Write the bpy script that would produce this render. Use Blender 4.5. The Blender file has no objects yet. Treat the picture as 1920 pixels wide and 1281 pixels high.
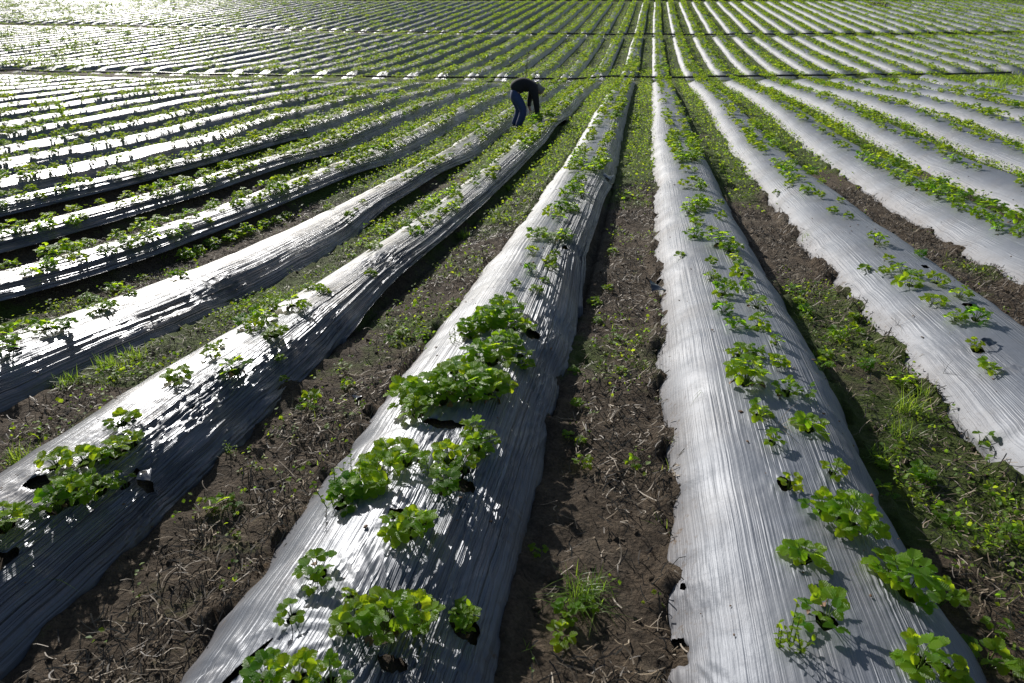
import bpy, math, random
import numpy as np
from mathutils import Matrix, Vector
rnd = random.Random(7); rs = np.random.RandomState(11)
sc = bpy.context.scene
COL = sc.collection
SP = 1.3            # bed spacing in metres
XC0 = 0.67          # centre of bed 0, the first one right of the middle path
HW = 0.46           # half width of a bed

# ------------------------------------------------------------ noise helpers
def _h(i, j, s):
    n = (i.astype(np.int64) * 374761393 + j.astype(np.int64) * 668265263 + s * 1442695041) & 0xffffffff
    n = ((n ^ (n >> 13)) * 1274126177) & 0xffffffff
    return ((n ^ (n >> 16)) & 0xffff) / 65535.0
def vn(x, y=0.0, s=0):
    x = np.asarray(x, float); y = np.asarray(y, float); x, y = np.broadcast_arrays(x, y)
    i = np.floor(x); j = np.floor(y); u = x - i; v = y - j
    u = u * u * (3 - 2 * u); v = v * v * (3 - 2 * v)
    a = _h(i, j, s); b = _h(i + 1, j, s); c = _h(i, j + 1, s); d = _h(i + 1, j + 1, s)
    return (a * (1 - u) + b * u) * (1 - v) + (c * (1 - u) + d * u) * v
def fbm(x, y=0.0, s=0, o=4):
    t = 0; a = .5; n = 0
    for k in range(o):
        t = t + a * vn(x * 2 ** k, y * 2 ** k, s + k * 17); n += a; a *= .5
    return t / n
def sst(a, b, x):
    t = np.clip((x - a) / (b - a), 0, 1); return t * t * (3 - 2 * t)

# ------------------------------------------------------------ terrain profile along the rows
_ky = np.array([-400, -30, -4, 0, 1.5, 3, 5, 8, 12, 16, 20, 26, 34, 44, 56, 75, 100, 150, 250, 600.])
_kz = np.array([6, 1.4, .17, 0, -.072, -.159, -.331, -.589, -.843, -.941, -1.082, -1.462, -1.723, -1.534, -1.179, -.213, 1.15, 4.1, 9, 14.])
_fy = np.arange(-60, 200, .1); _fz = np.interp(_fy, _ky, _kz)
_k = np.hanning(25); _k /= _k.sum(); _fzs = np.convolve(_fz, _k, 'same'); _fzs[:13] = _fz[:13]; _fzs[-13:] = _fz[-13:]
def zb(Y, X=None):
    Y = np.asarray(Y, float)
    dz = 0 if X is None else -.30 * sst(-.9, -3.4, X) * sst(.6, 5.5, Y) * (1 - sst(20, 36, Y) * .8)
    return dz + np.where((Y > -58) & (Y < 198), np.interp(Y, _fy, _fzs), np.interp(Y, _ky, _kz))
def wob(j, Y):
    return .05 * (vn(np.asarray(Y) / 5.0, j * 3.7, 5) - .5) + .1 * (vn(np.asarray(Y) / 16.0, j * .6, 6) - .5) * sst(4, 12, np.asarray(Y))
def bcx(j, Y): return XC0 + SP * j + wob(j, Y)
def bwid(j, Y, side):
    Y = np.asarray(Y, float); tt = np.maximum(taut(j, Y) * (.85 if side > 0 else 0), .6 if (side > 0 and j < 0) else 0)
    return (HW - (.10 if side > 0 else (.05 if j <= -2 else .0)) - .05 * sst(9, 20, Y)) + (1 - tt) * (.055 * (vn(Y / 1.1, j * 7.1 + side * 3.3, 8) - .5) + .05 * (fbm(Y * 2.3, j * 2.1 + side, 9) - .5) + .035 * (fbm(Y * 9, j * 4.1 + side, 19, 2) - .5) * (1 - sst(12, 20, Y)))
def bh(j, Y): return (.225 if j > -2 else .205) + .05 * (fbm(np.asarray(Y) / 1.6, j * 5.3, 12, 2) - .5)
def prof(t, j=-1): return 1 - np.abs(np.clip(t, -1.2, 1.2)) ** (3.0 if j >= 0 else 2.5)

# camera -----------------------------------------------------------
PSI, PIT, FPX = math.radians(10.4), math.radians(27.3), 1280.0
Rv = np.array([math.cos(PSI), math.sin(PSI), 0])
Fv = np.array([-math.sin(PSI) * math.cos(PIT), math.cos(PSI) * math.cos(PIT), -math.sin(PIT)])
Uv = np.cross(Rv, Fv)
CAM = np.array([0, 0, 1.6])
def project(P):
    d = np.asarray(P) - CAM; z = d @ Fv
    zz = np.where(z > .05, z, .05)
    return 960 + FPX * (d @ Rv) / zz, 640.5 - FPX * (d @ Uv) / zz, z

# which beds have their sun-lee flank pulled tight: bed -> [(y0, y1)]
TAUT = {-2: [(3.6, 16.0)], -1: [(4.3, 9.0)], -3: [(7.0, 12)], -4: [(1, 11.5)], -5: [(1, 12.5)], -6: [(1, 14)]}
def taut(j, Y):
    r = np.zeros_like(np.asarray(Y, float))
    for a, b in TAUT.get(j, []):
        r = np.maximum(r, sst(a - 1.0, a + .8, Y) * (1 - sst(b - 2.2, b + 1.0, Y)))
    return r
def te_(j, t, Y): return t * np.where(t > 0, 1 - .20 * taut(j, Y), 1)
def bed_h(j, t, Y):
    """height of the film over the path level"""
    return bh(j, Y) * prof(t, j)
def surf(X, Y):
    """film / path surface seen from above"""
    X = np.asarray(X, float); Y = np.asarray(Y, float)
    j = np.round((X - XC0) / SP)
    out = np.zeros(np.broadcast(X, Y).shape)
    X, Y = np.broadcast_arrays(X, Y); j = np.round((X - XC0) / SP)
    for jj in np.unique(j):
        jj = int(jj)
        m = j == jj; t = (X[m] - bcx(jj, Y[m])); w = np.where(t > 0, bwid(jj, Y[m], 1), bwid(jj, Y[m], -1))
        out[m] = np.maximum(bed_h(int(jj), t / w, Y[m]), 0)
    return out + zb(Y, X)
_dep = np.geomspace(.8, 160, 2600)
def pick(px, py, ground=False):
    d = Rv * (px - 960) / FPX - Uv * (py - 640.5) / FPX + Fv
    P = CAM + _dep[:, None] * d
    h = zb(P[:, 1], P[:, 0]) if ground else surf(P[:, 0], P[:, 1])
    k = np.argmax(P[:, 2] < h)
    if k == 0: k = len(_dep) - 1
    a = P[k - 1]; b = P[k]; ga = a[2] - h[k - 1]; gb = b[2] - h[k]
    return a + (b - a) * (ga / (ga - gb + 1e-9))

# hoses: image-measured course laid on the terrain -> plan curves
def course(pts):
    q = np.array([pick(x, y, True) for x, y in pts]); o = np.argsort(q[:, 0]); return q[o]
HOSE = [course([(-60, 136), (0, 137), (200, 141), (450, 146), (640, 149), (900, 151), (1280, 151), (1600, 147), (1900, 141)]),
        course([(-60, 45), (0, 47), (200, 50), (450, 56), (700, 63), (1000, 67), (1280, 68), (1600, 67), (1920, 64), (1980, 63)]),
        course([(200, 1), (450, 1), (700, 3), (1000, 3), (1280, 3), (1600, 2), (1920, 1), (1980, 1)])]
def hy(i, X):
    q = HOSE[i]; return np.interp(X, q[:, 0], q[:, 1])

# ------------------------------------------------------------ materials
def mat(name):
    m = bpy.data.materials.new(name); m.use_nodes = True; nt = m.node_tree; nt.nodes.clear()
    out = nt.nodes.new('ShaderNodeOutputMaterial'); return m, nt, out
def N(nt, typ, **kw):
    n = nt.nodes.new(typ)
    for k, v in kw.items():
        if k.startswith('_'): setattr(n, k[1:], v)
        else:
            key = int(k[1:]) if k[0] == 'i' and k[1:].isdigit() else k.replace('__', ' ')
            inp = n.inputs[key]
            if hasattr(v, 'is_output') or isinstance(v, bpy.types.NodeSocket): nt.links.new(v, inp)
            else: inp.default_value = v
    return n
def math_(nt, op, a, b=0.0, c=None, clamp=False):
    n = N(nt, 'ShaderNodeMath', _operation=op, _use_clamp=clamp, i0=a, i1=b)
    if c is not None:
        if isinstance(c, bpy.types.NodeSocket): nt.links.new(c, n.inputs[2])
        else: n.inputs[2].default_value = c
    return n.outputs[0]
def noise(nt, vec, scale, detail=4, rough=.55, dist=0.0):
    return N(nt, 'ShaderNodeTexNoise', Vector=vec, Scale=scale, Detail=detail, Roughness=rough, Distortion=dist).outputs[0]
def mixc(nt, f, a, b):
    n = nt.nodes.new('ShaderNodeMix'); n.data_type = 'RGBA'
    for s, v in ((n.inputs[0], f), (n.inputs[6], a), (n.inputs[7], b)):
        if isinstance(v, bpy.types.NodeSocket): nt.links.new(v, s)
        else: s.default_value = v
    return n.outputs[2]
def ramp(nt, f, a, b):
    return N(nt, 'ShaderNodeMapRange', i0=f, i1=a, i2=b, i3=0.0, i4=1.0).outputs[0]
def scl(nt, vec, s):
    return N(nt, 'ShaderNodeVectorMath', _operation='MULTIPLY', i0=vec, i1=s).outputs[0]

def make_film():
    m, nt, out = mat('silver_film')
    uv = N(nt, 'ShaderNodeUVMap').outputs[0]
    pos = N(nt, 'ShaderNodeNewGeometry').outputs[0]
    w1 = noise(nt, scl(nt, uv, (3.0, .8, 1)), 1.0, 2)
    warp = N(nt, 'ShaderNodeVectorMath', _operation='MULTIPLY_ADD', i0=N(nt, 'ShaderNodeCombineXYZ', X=w1).outputs[0], i1=(.028, 0, 0), i2=uv).outputs[0]
    fold = N(nt, 'ShaderNodeAttribute', _attribute_name='fold').outputs['Fac']
    def ridge(sx, sy, off, d=2):
        v = N(nt, 'ShaderNodeVectorMath', _operation='MULTIPLY_ADD', i0=warp, i1=(sx, sy, 1), i2=(off, 0, off)).outputs[0]
        a = math_(nt, 'ABSOLUTE', math_(nt, 'SUBTRACT', noise(nt, v, 1.0, d, .5), .5))
        return math_(nt, 'SUBTRACT', 1.0, math_(nt, 'MINIMUM', math_(nt, 'MULTIPLY', a, 6.0), 1.0))
    fine = noise(nt, scl(nt, warp, (105, .7, 1)), 1.0, 2, .5)
    r1 = ridge(46, .33, 0); r2 = ridge(90, .5, 40)
    patch = ramp(nt, noise(nt, scl(nt, uv, (2.4, 1.6, 1)), 1.0, 3, .6), .38, .62)
    lump = noise(nt, scl(nt, uv, (8, 6, 1)), 1.0, 3, .5)
    pl = math_(nt, 'MULTIPLY_ADD', patch, .30, .03)
    pf = math_(nt, 'MULTIPLY', fold, math_(nt, 'MULTIPLY_ADD', patch, .7, .45))
    h = math_(nt, 'MULTIPLY', fine, math_(nt, 'ADD', pl, math_(nt, 'MULTIPLY', pf, .6)))
    h = math_(nt, 'ADD', h, math_(nt, 'MULTIPLY', math_(nt, 'ADD', math_(nt, 'MULTIPLY', r1, .9), math_(nt, 'MULTIPLY', r2, .5)), math_(nt, 'ADD', math_(nt, 'MULTIPLY', pl, .35), math_(nt, 'MULTIPLY', pf, 1.9))))
    h = math_(nt, 'ADD', h, math_(nt, 'MULTIPLY', lump, .45))
    h = math_(nt, 'ADD', h, math_(nt, 'MULTIPLY', noise(nt, pos, 55, 3, .6), .10))
    bump = N(nt, 'ShaderNodeBump', Strength=1.0, Distance=.009, Height=h).outputs[0]
    dust = ramp(nt, noise(nt, pos, 2.3, 6, .65), .45, .75)
    edge = N(nt, 'ShaderNodeAttribute', _attribute_name='tint').outputs['Fac']
    spl = ramp(nt, noise(nt, pos, 38, 3, .7), .56, .70)
    dirt = math_(nt, 'MULTIPLY', math_(nt, 'ADD', math_(nt, 'MULTIPLY', edge, .9), math_(nt, 'MULTIPLY', ramp(nt, noise(nt, pos, 3.1, 4, .6), .5, .7), .35)), math_(nt, 'ADD', math_(nt, 'MULTIPLY', spl, .6), .35), clamp=True)
    glare_tone = N(nt, 'ShaderNodeAttribute', _attribute_name='glare_tone').outputs['Fac']
    base = mixc(nt, dust, mixc(nt, glare_tone, (.105, .118, .146, 1), (.175, .19, .22, 1)), mixc(nt, glare_tone, (.09, .094, .106, 1), (.15, .157, .175, 1)))  # paler base on bright beds, darker where near-left flanks lie in shade
    base = mixc(nt, dirt, base, (.12, .085, .055, 1))
    rough = math_(nt, 'ADD', math_(nt, 'MULTIPLY', noise(nt, pos, 4, 4), .14), math_(nt, 'MULTIPLY_ADD', glare_tone, .25, math_(nt, 'MULTIPLY_ADD', dirt, .3, .20)))
    p = N(nt, 'ShaderNodeBsdfPrincipled', Base__Color=base, Metallic=math_(nt, 'MULTIPLY_ADD', glare_tone, -.24, .38), Specular__IOR__Level=math_(nt, 'MULTIPLY_ADD', glare_tone, -.18, .42), Roughness=rough, Normal=bump)
    nt.links.new(p.outputs[0], out.inputs[0]); return m

def make_soil():
    m, nt, out = mat('soil')
    pos = N(nt, 'ShaderNodeNewGeometry').outputs[0]
    veg = N(nt, 'ShaderNodeAttribute', _attribute_name='tint').outputs['Fac']
    a = noise(nt, pos, 14, 8, .7); b = noise(nt, pos, 70, 6, .75); c = noise(nt, pos, 2.2, 4, .6)
    f = ramp(nt, math_(nt, 'ADD', math_(nt, 'MULTIPLY', a, .5), math_(nt, 'MULTIPLY', b, .5)), .36, .66)
    base = mixc(nt, f, (.026, .019, .013, 1), (.20, .148, .10, 1))
    base = mixc(nt, math_(nt, 'MULTIPLY', ramp(nt, c, .52, .7), .5), base, (.21, .18, .135, 1))
    vf = ramp(nt, math_(nt, 'ADD', veg, math_(nt, 'SUBTRACT', noise(nt, pos, 7, 6, .75), .5)), .42, .62)
    gr = mixc(nt, noise(nt, pos, 25, 4, .7), (.03, .055, .01, 1), (.12, .18, .02, 1))
    base = mixc(nt, math_(nt, 'MULTIPLY', vf, .85), base, gr)
    vor = N(nt, 'ShaderNodeTexVoronoi', Vector=pos, Scale=60).outputs[0]
    hh = math_(nt, 'ADD', math_(nt, 'ADD', a, math_(nt, 'MULTIPLY', b, .7)), math_(nt, 'MULTIPLY', vor, .3))
    bump = N(nt, 'ShaderNodeBump', Strength=1.0, Distance=.05, Height=hh).outputs[0]
    p = N(nt, 'ShaderNodeBsdfPrincipled', Base__Color=base, Roughness=.92, Normal=bump)
    p.inputs['Specular IOR Level'].default_value = .25
    nt.links.new(p.outputs[0], out.inputs[0]); return m

def make_leaf(name, dark, light, tdark, tlight, veins=True, trans=.45, rough=.38):
    m, nt, out = mat(name)
    tint = N(nt, 'ShaderNodeAttribute', _attribute_name='tint').outputs['Fac']
    orr = N(nt, 'ShaderNodeObjectInfo').outputs['Random']
    f = math_(nt, 'ADD', math_(nt, 'MULTIPLY', tint, .8), math_(nt, 'MULTIPLY', orr, .2), clamp=True)
    base = mixc(nt, f, dark, light); tb = mixc(nt, f, tdark, tlight)
    kw = {}
    if veins:
        uv = N(nt, 'ShaderNodeUVMap').outputs[0]
        s = N(nt, 'ShaderNodeSeparateXYZ', Vector=uv)
        ax = math_(nt, 'ABSOLUTE', s.outputs[0])
        ph = math_(nt, 'SUBTRACT', s.outputs[1], math_(nt, 'MULTIPLY', ax, .75))
        wv = math_(nt, 'SINE', math_(nt, 'MULTIPLY', ph, 50.0))
        vein = ramp(nt, wv, .72, 1.0)
        mrib = ramp(nt, ax, .03, .0)
        v = math_(nt, 'MAXIMUM', math_(nt, 'MULTIPLY', vein, .6), mrib)
        base = mixc(nt, math_(nt, 'MULTIPLY', v, .35), base, (.22, .33, .07, 1))
        tb = mixc(nt, math_(nt, 'MULTIPLY', v, .35), tb, (.55, .68, .12, 1))
        kw['Normal'] = N(nt, 'ShaderNodeBump', Strength=.7, Distance=.0025, Height=math_(nt, 'MULTIPLY', wv, -1.0)).outputs[0]
    p = N(nt, 'ShaderNodeBsdfPrincipled', Base__Color=base, Roughness=rough, **kw)
    p.inputs['Specular IOR Level'].default_value = .45
    t = N(nt, 'ShaderNodeBsdfTranslucent', Color=tb)
    mx = N(nt, 'ShaderNodeMixShader', i0=trans, i1=p.outputs[0], i2=t.outputs[0])
    nt.links.new(mx.outputs[0], out.inputs[0]); return m
def make_plain(name, col, rough=.8, var=.25, scale=30, metallic=0.0):
    m, nt, out = mat(name)
    pos = N(nt, 'ShaderNodeTexCoord').outputs['Object']
    n = noise(nt, pos, scale, 5, .6)
    base = mixc(nt, n, tuple(c * (1 - var) for c in col) + (1,), tuple(c * (1 + var) for c in col) + (1,))
    b = N(nt, 'ShaderNodeBump', Strength=.4, Distance=.004, Height=n).outputs[0]
    p = N(nt, 'ShaderNodeBsdfPrincipled', Base__Color=base, Roughness=rough, Metallic=metallic, Normal=b)
    nt.links.new(p.outputs[0], out.inputs[0]); return m
def make_straw():
    m, nt, out = mat('straw')
    tint = N(nt, 'ShaderNodeAttribute', _attribute_name='tint').outputs['Fac']
    base = mixc(nt, tint, (.02, .012, .007, 1), (.27, .205, .13, 1))
    p = N(nt, 'ShaderNodeBsdfPrincipled', Base__Color=base, Roughness=.6)
    nt.links.new(p.outputs[0], out.inputs[0]); return m
FILM = make_film(); SOIL = make_soil()
LEAF = make_leaf('leaf', (.03, .12, .01, 1), (.23, .42, .018, 1), (.26, .66, .02, 1), (.86, .98, .03, 1), trans=.6)
LEAFFAR = make_leaf('leaf_small', (.04, .11, .01, 1), (.20, .31, .015, 1), (.22, .52, .03, 1), (.82, .90, .04, 1), veins=False, trans=.5, rough=.6)
GRASS = make_leaf('grass', (.04, .10, .01, 1), (.18, .27, .03, 1), (.2, .45, .03, 1), (.65, .78, .08, 1), veins=False, trans=.45, rough=.45)
STEM = make_leaf('stem', (.05, .09, .02, 1), (.13, .2, .04, 1), (.1, .2, .02, 1), (.3, .4, .05, 1), veins=False, trans=.2)
DEAD = make_plain('dead_leaf', (.13, .065, .03), .7, .5)
STRAW = make_straw()
BLACK = make_plain('black_pipe', (.012, .012, .013), .45)

# ------------------------------------------------------------ mesh helper
def mk(name, V, F, material, uv=None, tint=None, smooth=True, parent=None, tris=None):
    me = bpy.data.meshes.new(name)
    V = np.asarray(V, np.float32); F = np.asarray(F, np.int32).reshape(-1, 4) if F is not None and len(F) else np.zeros((0, 4), np.int32)
    T = np.asarray(tris, np.int32).reshape(-1, 3) if tris is not None and len(tris) else np.zeros((0, 3), np.int32)
    me.vertices.add(len(V)); me.vertices.foreach_set('co', V.ravel())
    li = np.concatenate([F.ravel(), T.ravel()]); me.loops.add(len(li)); me.loops.foreach_set('vertex_index', li)
    st = np.concatenate([np.arange(len(F)) * 4, len(F) * 4 + np.arange(len(T)) * 3]).astype(np.int32)
    me.polygons.add(len(st)); me.polygons.foreach_set('loop_start', st)
    me.polygons.foreach_set('use_smooth', np.full(len(st), smooth))
    me.update(calc_edges=True)
    if uv is not None:
        l = me.uv_layers.new(name='UVMap'); l.data.foreach_set('uv', np.asarray(uv, np.float32)[li].ravel())
    if tint is not None:
        a = me.attributes.new('tint', 'FLOAT', 'POINT'); a.data.foreach_set('value', np.asarray(tint, np.float32))
    me.materials.append(material)
    o = bpy.data.objects.new(name, me); COL.objects.link(o)
    if parent is not None: o.parent = parent
    return o
def tag(o, label=None, cat=None, group=None, kind=None):
    if label: o['label'] = label
    if cat: o['category'] = cat
    if group: o['group'] = group
    if kind: o['kind'] = kind
    return o
def empty(name, loc, rz=0.0):
    o = bpy.data.objects.new(name, None); COL.objects.link(o); o.location = loc; o.rotation_euler = (0, 0, rz); o.empty_display_size = .05
    return o
def grid_faces(nu, nv):
    a = np.arange((nu - 1) * nv).reshape(nu - 1, nv)[:, :-1]
    return np.stack([a, a + nv, a + nv + 1, a + 1], -1).reshape(-1, 4)
def multi(patV, patF, M, O, tint=None, patT=None, patUV=None):
    """copies of a small pattern: M (n,3,3) with scale, O (n,3)"""
    n, k = len(O), len(patV)
    V = np.einsum('nij,kj->nki', M, patV) + O[:, None, :]
    F = (patF[None] + (np.arange(n) * k)[:, None, None]).reshape(-1, patF.shape[1])
    T = None if tint is None else (np.repeat(tint, k) if patT is None else np.clip(np.repeat(tint, k) + np.tile(patT, n), 0, 1))
    return V.reshape(-1, 3), F, T, (None if patUV is None else np.tile(patUV, (n, 1)))
def join(parts):
    V = []; F = []; T = []; U = []; o = 0
    for v, f, t, u in parts:
        V.append(v); F.append(f + o); T.append(t if t is not None else np.zeros(len(v))); U.append(u if u is not None else np.zeros((len(v), 2))); o += len(v)
    return np.concatenate(V), np.concatenate(F), np.concatenate(T), np.concatenate(U)
def rotz(a):
    c, s = np.cos(a), np.sin(a); z = np.zeros_like(c); o = z + 1
    return np.stack([np.stack([c, -s, z], -1), np.stack([s, c, z], -1), np.stack([z, z, o], -1)], -2)
def tube(pts, rad, n=5, cap=True):
    P = np.asarray(pts, float); k = len(P); rad = np.broadcast_to(rad, (k,))
    d = np.gradient(P, axis=0); d /= np.linalg.norm(d, axis=1)[:, None] + 1e-9
    up = np.array([0, 0, 1.]); s = np.cross(d, up); bad = np.linalg.norm(s, axis=1) < .05; s[bad] = np.cross(d[bad], [1, 0, 0]); s /= np.linalg.norm(s, axis=1)[:, None]
    u = np.cross(s, d); a = np.arange(n) * 2 * math.pi / n
    V = P[:, None] + rad[:, None, None] * (np.cos(a)[None, :, None] * s[:, None] + np.sin(a)[None, :, None] * u[:, None])
    V = V.reshape(-1, 3); F = []
    for i in range(k - 1):
        for q in range(n):
            F.append((i * n + q, i * n + (q + 1) % n, (i + 1) * n + (q + 1) % n, (i + 1) * n + q))
    return V, np.array(F), None, None

# ------------------------------------------------------------ strawberry plants
def leaflet(rows, cols, seed, fold=.35, curl=.5):
    r = random.Random(seed); V = []; U = []
    for i in range(rows + 1):
        l = i / rows
        w = .50 * max(math.sin(math.pi * min(1, .04 + .93 * l ** .82)), 0) ** .62
        for c in range(cols):
            q = (c / (cols - 1)) * 2 - 1
            x = q * w; ll = l
            if abs(q) > .99 and rows >= 6 and 0 < i < rows:
                x *= 1.0 if i % 2 else .84; ll += .03 if i % 2 else -.015
            if i == rows: ll -= .05 * abs(q)
            z = fold * abs(x) * .8 - curl * .28 * ll ** 2 - .25 * abs(x) ** 2 * 1.5
            if rows >= 6: z += .018 * (1 if i % 2 else -1) * min(1, abs(q) * 2)
            V.append((x, ll, z)); U.append((x, ll))
    return np.array(V), grid_faces(rows + 1, cols), np.array(U)
def trifol(rows, cols, seed):
    P = []
    r = random.Random(seed)
    for a, s in ((0, 1.0), (1.22, .92), (-1.22, .92)):
        V, F, U = leaflet(rows, cols, seed, .3 + r.random() * .35, .2 + r.random() * .9)
        V = V * s; V[:, 1] += .08
        t = r.uniform(-.25, .25); ct, s_t = math.cos(t), math.sin(t)
        V = V @ np.array([[1, 0, 0], [0, ct, s_t], [0, -s_t, ct]])
        c, q = math.cos(a), math.sin(a)
        V = V @ np.array([[c, q, 0], [-q, c, 0], [0, 0, 1]])
        P.append((V, F, np.full(len(V), r.uniform(-.08, .08)), U))
    return join(P)
def leaf_frame(az, el, roll, tilt):
    """forward points outward along az with pitch tilt, normal up"""
    f = np.array([math.cos(az) * math.cos(tilt), math.sin(az) * math.cos(tilt), math.sin(tilt)])
    s = np.array([math.sin(az), -math.cos(az), 0.]); n = np.cross(s, f)
    c, q = math.cos(roll), math.sin(roll)
    s2 = s * c + n * q; n2 = np.cross(s2, f)
    return np.stack([s2, f, n2], 1)
def plant_geo(seed, nleaf, R, H, ls, rows, cols, stems=True, base_tint=.5):
    r = random.Random(seed); LV = []; SV = []
    tri = [trifol(rows, cols, seed * 10 + k) for k in range(3)]
    for i in range(nleaf):
        az = i * 2.4 + r.uniform(-.5, .5); q = math.sqrt((i + .6) / nleaf)
        rad = R * q * r.uniform(.55, .95) * .75; hh = H * (1 - .75 * q * q) * r.uniform(.75, 1.15) + .012
        e = np.array([math.cos(az) * rad, math.sin(az) * rad, hh])
        V, F, T, U = tri[r.randrange(3)]
        s = ls * r.uniform(.65, 1.15) * (1 if q > .35 else .8)
        M = leaf_frame(az + r.uniform(-.5, .5), 0, r.uniform(-.4, .4), r.uniform(-.25, .75) * (1 - .5 * q)) * s
        v, f, t, u = multi(V, F, M[None], e[None], np.array([np.clip(base_tint + r.gauss(0, .22), 0, 1)]), T, U)
        LV.append((v, f, t, u))
        if stems:
            mid = e * np.array([.45, .45, .62]); SV.append(tube([np.array([e[0] * .08, e[1] * .08, -.02]), mid, e, e + M[:, 1] * .08], [.0019, .0016, .0012, .001], 4)[:2] + (None, None))
    return join(LV), (join(SV) if stems else None)

class Proto:
    def __init__(s, kind, seed, nleaf, R, H, ls, tintv, extra=None):
        (V, F, T, U), S = plant_geo(seed, nleaf, R, H, ls, 8, 5, True, tintv)
        s.R = R; s.kind = kind
        s.fol = mk('foliage', V, F, LEAF, U, T).data; s.stm = mk('stems', S[0], S[1], STEM, tint=np.full(len(S[0]), .5)).data
        s.dead = []
        if extra:
            r = random.Random(seed); P = []
            for i in range(extra):
                az = r.uniform(0, 6.3); M = leaf_frame(az, 0, r.uniform(-1, 1), r.uniform(-.6, .1)) * ls * .7
                v, f, u = leaflet(6, 5, seed + i, .9, 1.2)
                P.append(multi(v, f, M[None], np.array([[math.cos(az) * R * .45, math.sin(az) * R * .45, .015]]), np.array([.5])))
            s.dead = [mk('dead_leaf', d[0], d[1], DEAD).data for d in P[:2]]
        for n in ('foliage', 'stems', 'dead_leaf'):
            for o in [o for o in COL.objects if o.name.startswith(n)]: bpy.data.objects.remove(o)
PRO = {'small': [], 'medium': [], 'large': []}
for i in range(4): PRO['small'].append(Proto('small', 20 + i, 4 + i, .055, .045, .028, .45 + .1 * (i % 2)))
for i in range(6): PRO['medium'].append(Proto('medium', 40 + i, 8 + i, .095, .062, .040, (.3, .55, .7, .45, .8, .25)[i], 3 if i % 3 == 0 else None))
for i in range(5): PRO['large'].append(Proto('large', 60 + i, 14 + 2 * i, .135, .10, .047, (.45, .3, .6, .5, .4)[i], 4 if i % 2 == 0 else None))

# ------------------------------------------------------------ plant positions
# px, py in the photograph, radius in metres; d dark, y yellow
HB = [(1550,1165,.095,'d'),(1505,1048,.085,''),(1590,985,.13,''),(1545,965,.08,'d'),(1665,1080,.09,''),(1700,1110,.12,'y'),(1760,1130,.08,'d'),(1725,1245,.085,'y'),(1775,1262,.07,''),(1850,1250,.09,'d'),
 (1480,912,.05,'d'),(1562,890,.055,'d'),(1515,805,.09,'y'),(1425,782,.07,''),(1450,830,.055,'d'),(1400,716,.12,''),(1474,738,.07,''),(1512,745,.05,''),(1388,667,.07,''),(1415,664,.06,''),(1458,684,.06,'y'),(1454,645,.045,''),
 (1376,613,.07,''),(1423,613,.075,'y'),(1357,585,.07,''),(1419,577,.07,''),(1357,552,.09,''),(1395,545,.05,''),(1333,523,.06,'y'),(1388,514,.085,'y'),(1400,538,.05,'y'),(1333,496,.05,''),(1376,488,.06,''),(1275,483,.045,''),
 (1349,458,.13,''),(1368,470,.09,''),(1304,445,.09,''),(1333,440,.06,''),(1306,420,.08,''),(1353,411,.06,''),(1306,392,.13,''),(1290,400,.09,''),(1325,385,.09,'y'),(1280,352,.08,'y'),(1313,355,.09,'y'),(1300,345,.08,'y'),(1284,322,.08,'y'),(1271,305,.07,''),(1303,322,.05,''),(1350,385,.05,'')]
HA = [(599,1080,.085,''),(770,1000,.09,''),(790,985,.07,''),(742,1000,.06,'y'),(548,1160,.055,''),(665,1168,.08,'y'),(725,1172,.11,''),(785,1165,.085,'y'),(868,1170,.06,'d'),(655,1122,.03,'y'),(652,935,.095,''),(686,918,.1,''),(640,950,.07,'d'),
 (715,898,.1,''),(734,860,.1,''),(760,870,.09,''),(690,880,.07,'y'),(832,912,.09,'d'),(842,868,.09,'y'),(872,880,.06,''),(898,850,.06,''),(500,1276,.08,''),(560,1279,.08,''),(620,1282,.06,''),
 (768,757,.12,''),(784,778,.1,''),(806,742,.12,'y'),(829,752,.1,''),(852,728,.13,'y'),(884,747,.11,''),(899,724,.11,''),(934,728,.09,''),(852,700,.08,''),(895,682,.11,'y'),(923,679,.13,''),(946,658,.11,''),(976,672,.08,'d'),(984,690,.06,'y'),(915,745,.09,'d'),
 (885,624,.1,''),(911,614,.11,''),(936,614,.11,''),(960,618,.09,''),(947,580,.1,''),(936,600,.12,'d'),(881,632,.06,'y'),(985,620,.06,''),(887,812,.075,'y'),(897,845,.07,''),(916,829,.05,''),
 (967,538,.04,''),(1006,549,.045,''),(1022,530,.035,'d'),(995,509,.06,''),(1033,493,.05,''),(1041,480,.04,''),(998,474,.06,'y'),(1034,505,.045,''),(1006,447,.09,'d'),(1033,452,.07,''),(1058,449,.1,''),(1018,440,.07,'d'),(1049,412,.08,''),
 (1054,392,.1,''),(1034,402,.08,'y'),(1072,398,.09,'y'),(1076,359,.12,''),(1090,370,.08,''),(1060,372,.09,'y'),(1087,341,.1,'y'),(1083,315,.08,''),(1098,325,.07,'y')]
HL1 = [(230,797,.075,'d'),(336,712,.075,'y'),(441,696,.085,''),(525,675,.035,'d'),(533,714,.03,'y'),(108,875,.085,'y'),(160,871,.08,'y'),(190,862,.05,''),(222,851,.08,''),(246,836,.07,'y'),(394,670,.05,'d'),(410,652,.04,''),(461,612,.08,'d'),(480,618,.07,''),(496,603,.09,''),(516,630,.08,''),(508,583,.08,''),
 (547,575,.075,'d'),(568,583,.05,''),(582,543,.06,'y'),(600,550,.05,'d'),(611,551,.035,''),(660,486,.05,''),(107,952,.08,''),(145,936,.1,'y'),(186,921,.08,''),(125,915,.06,''),(12,988,.09,''),(234,911,.05,'d'),(701,468,.08,'y'),(725,441,.08,'d'),(780,441,.08,''),(799,425,.07,'y'),(760,432,.06,'')]
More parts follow.
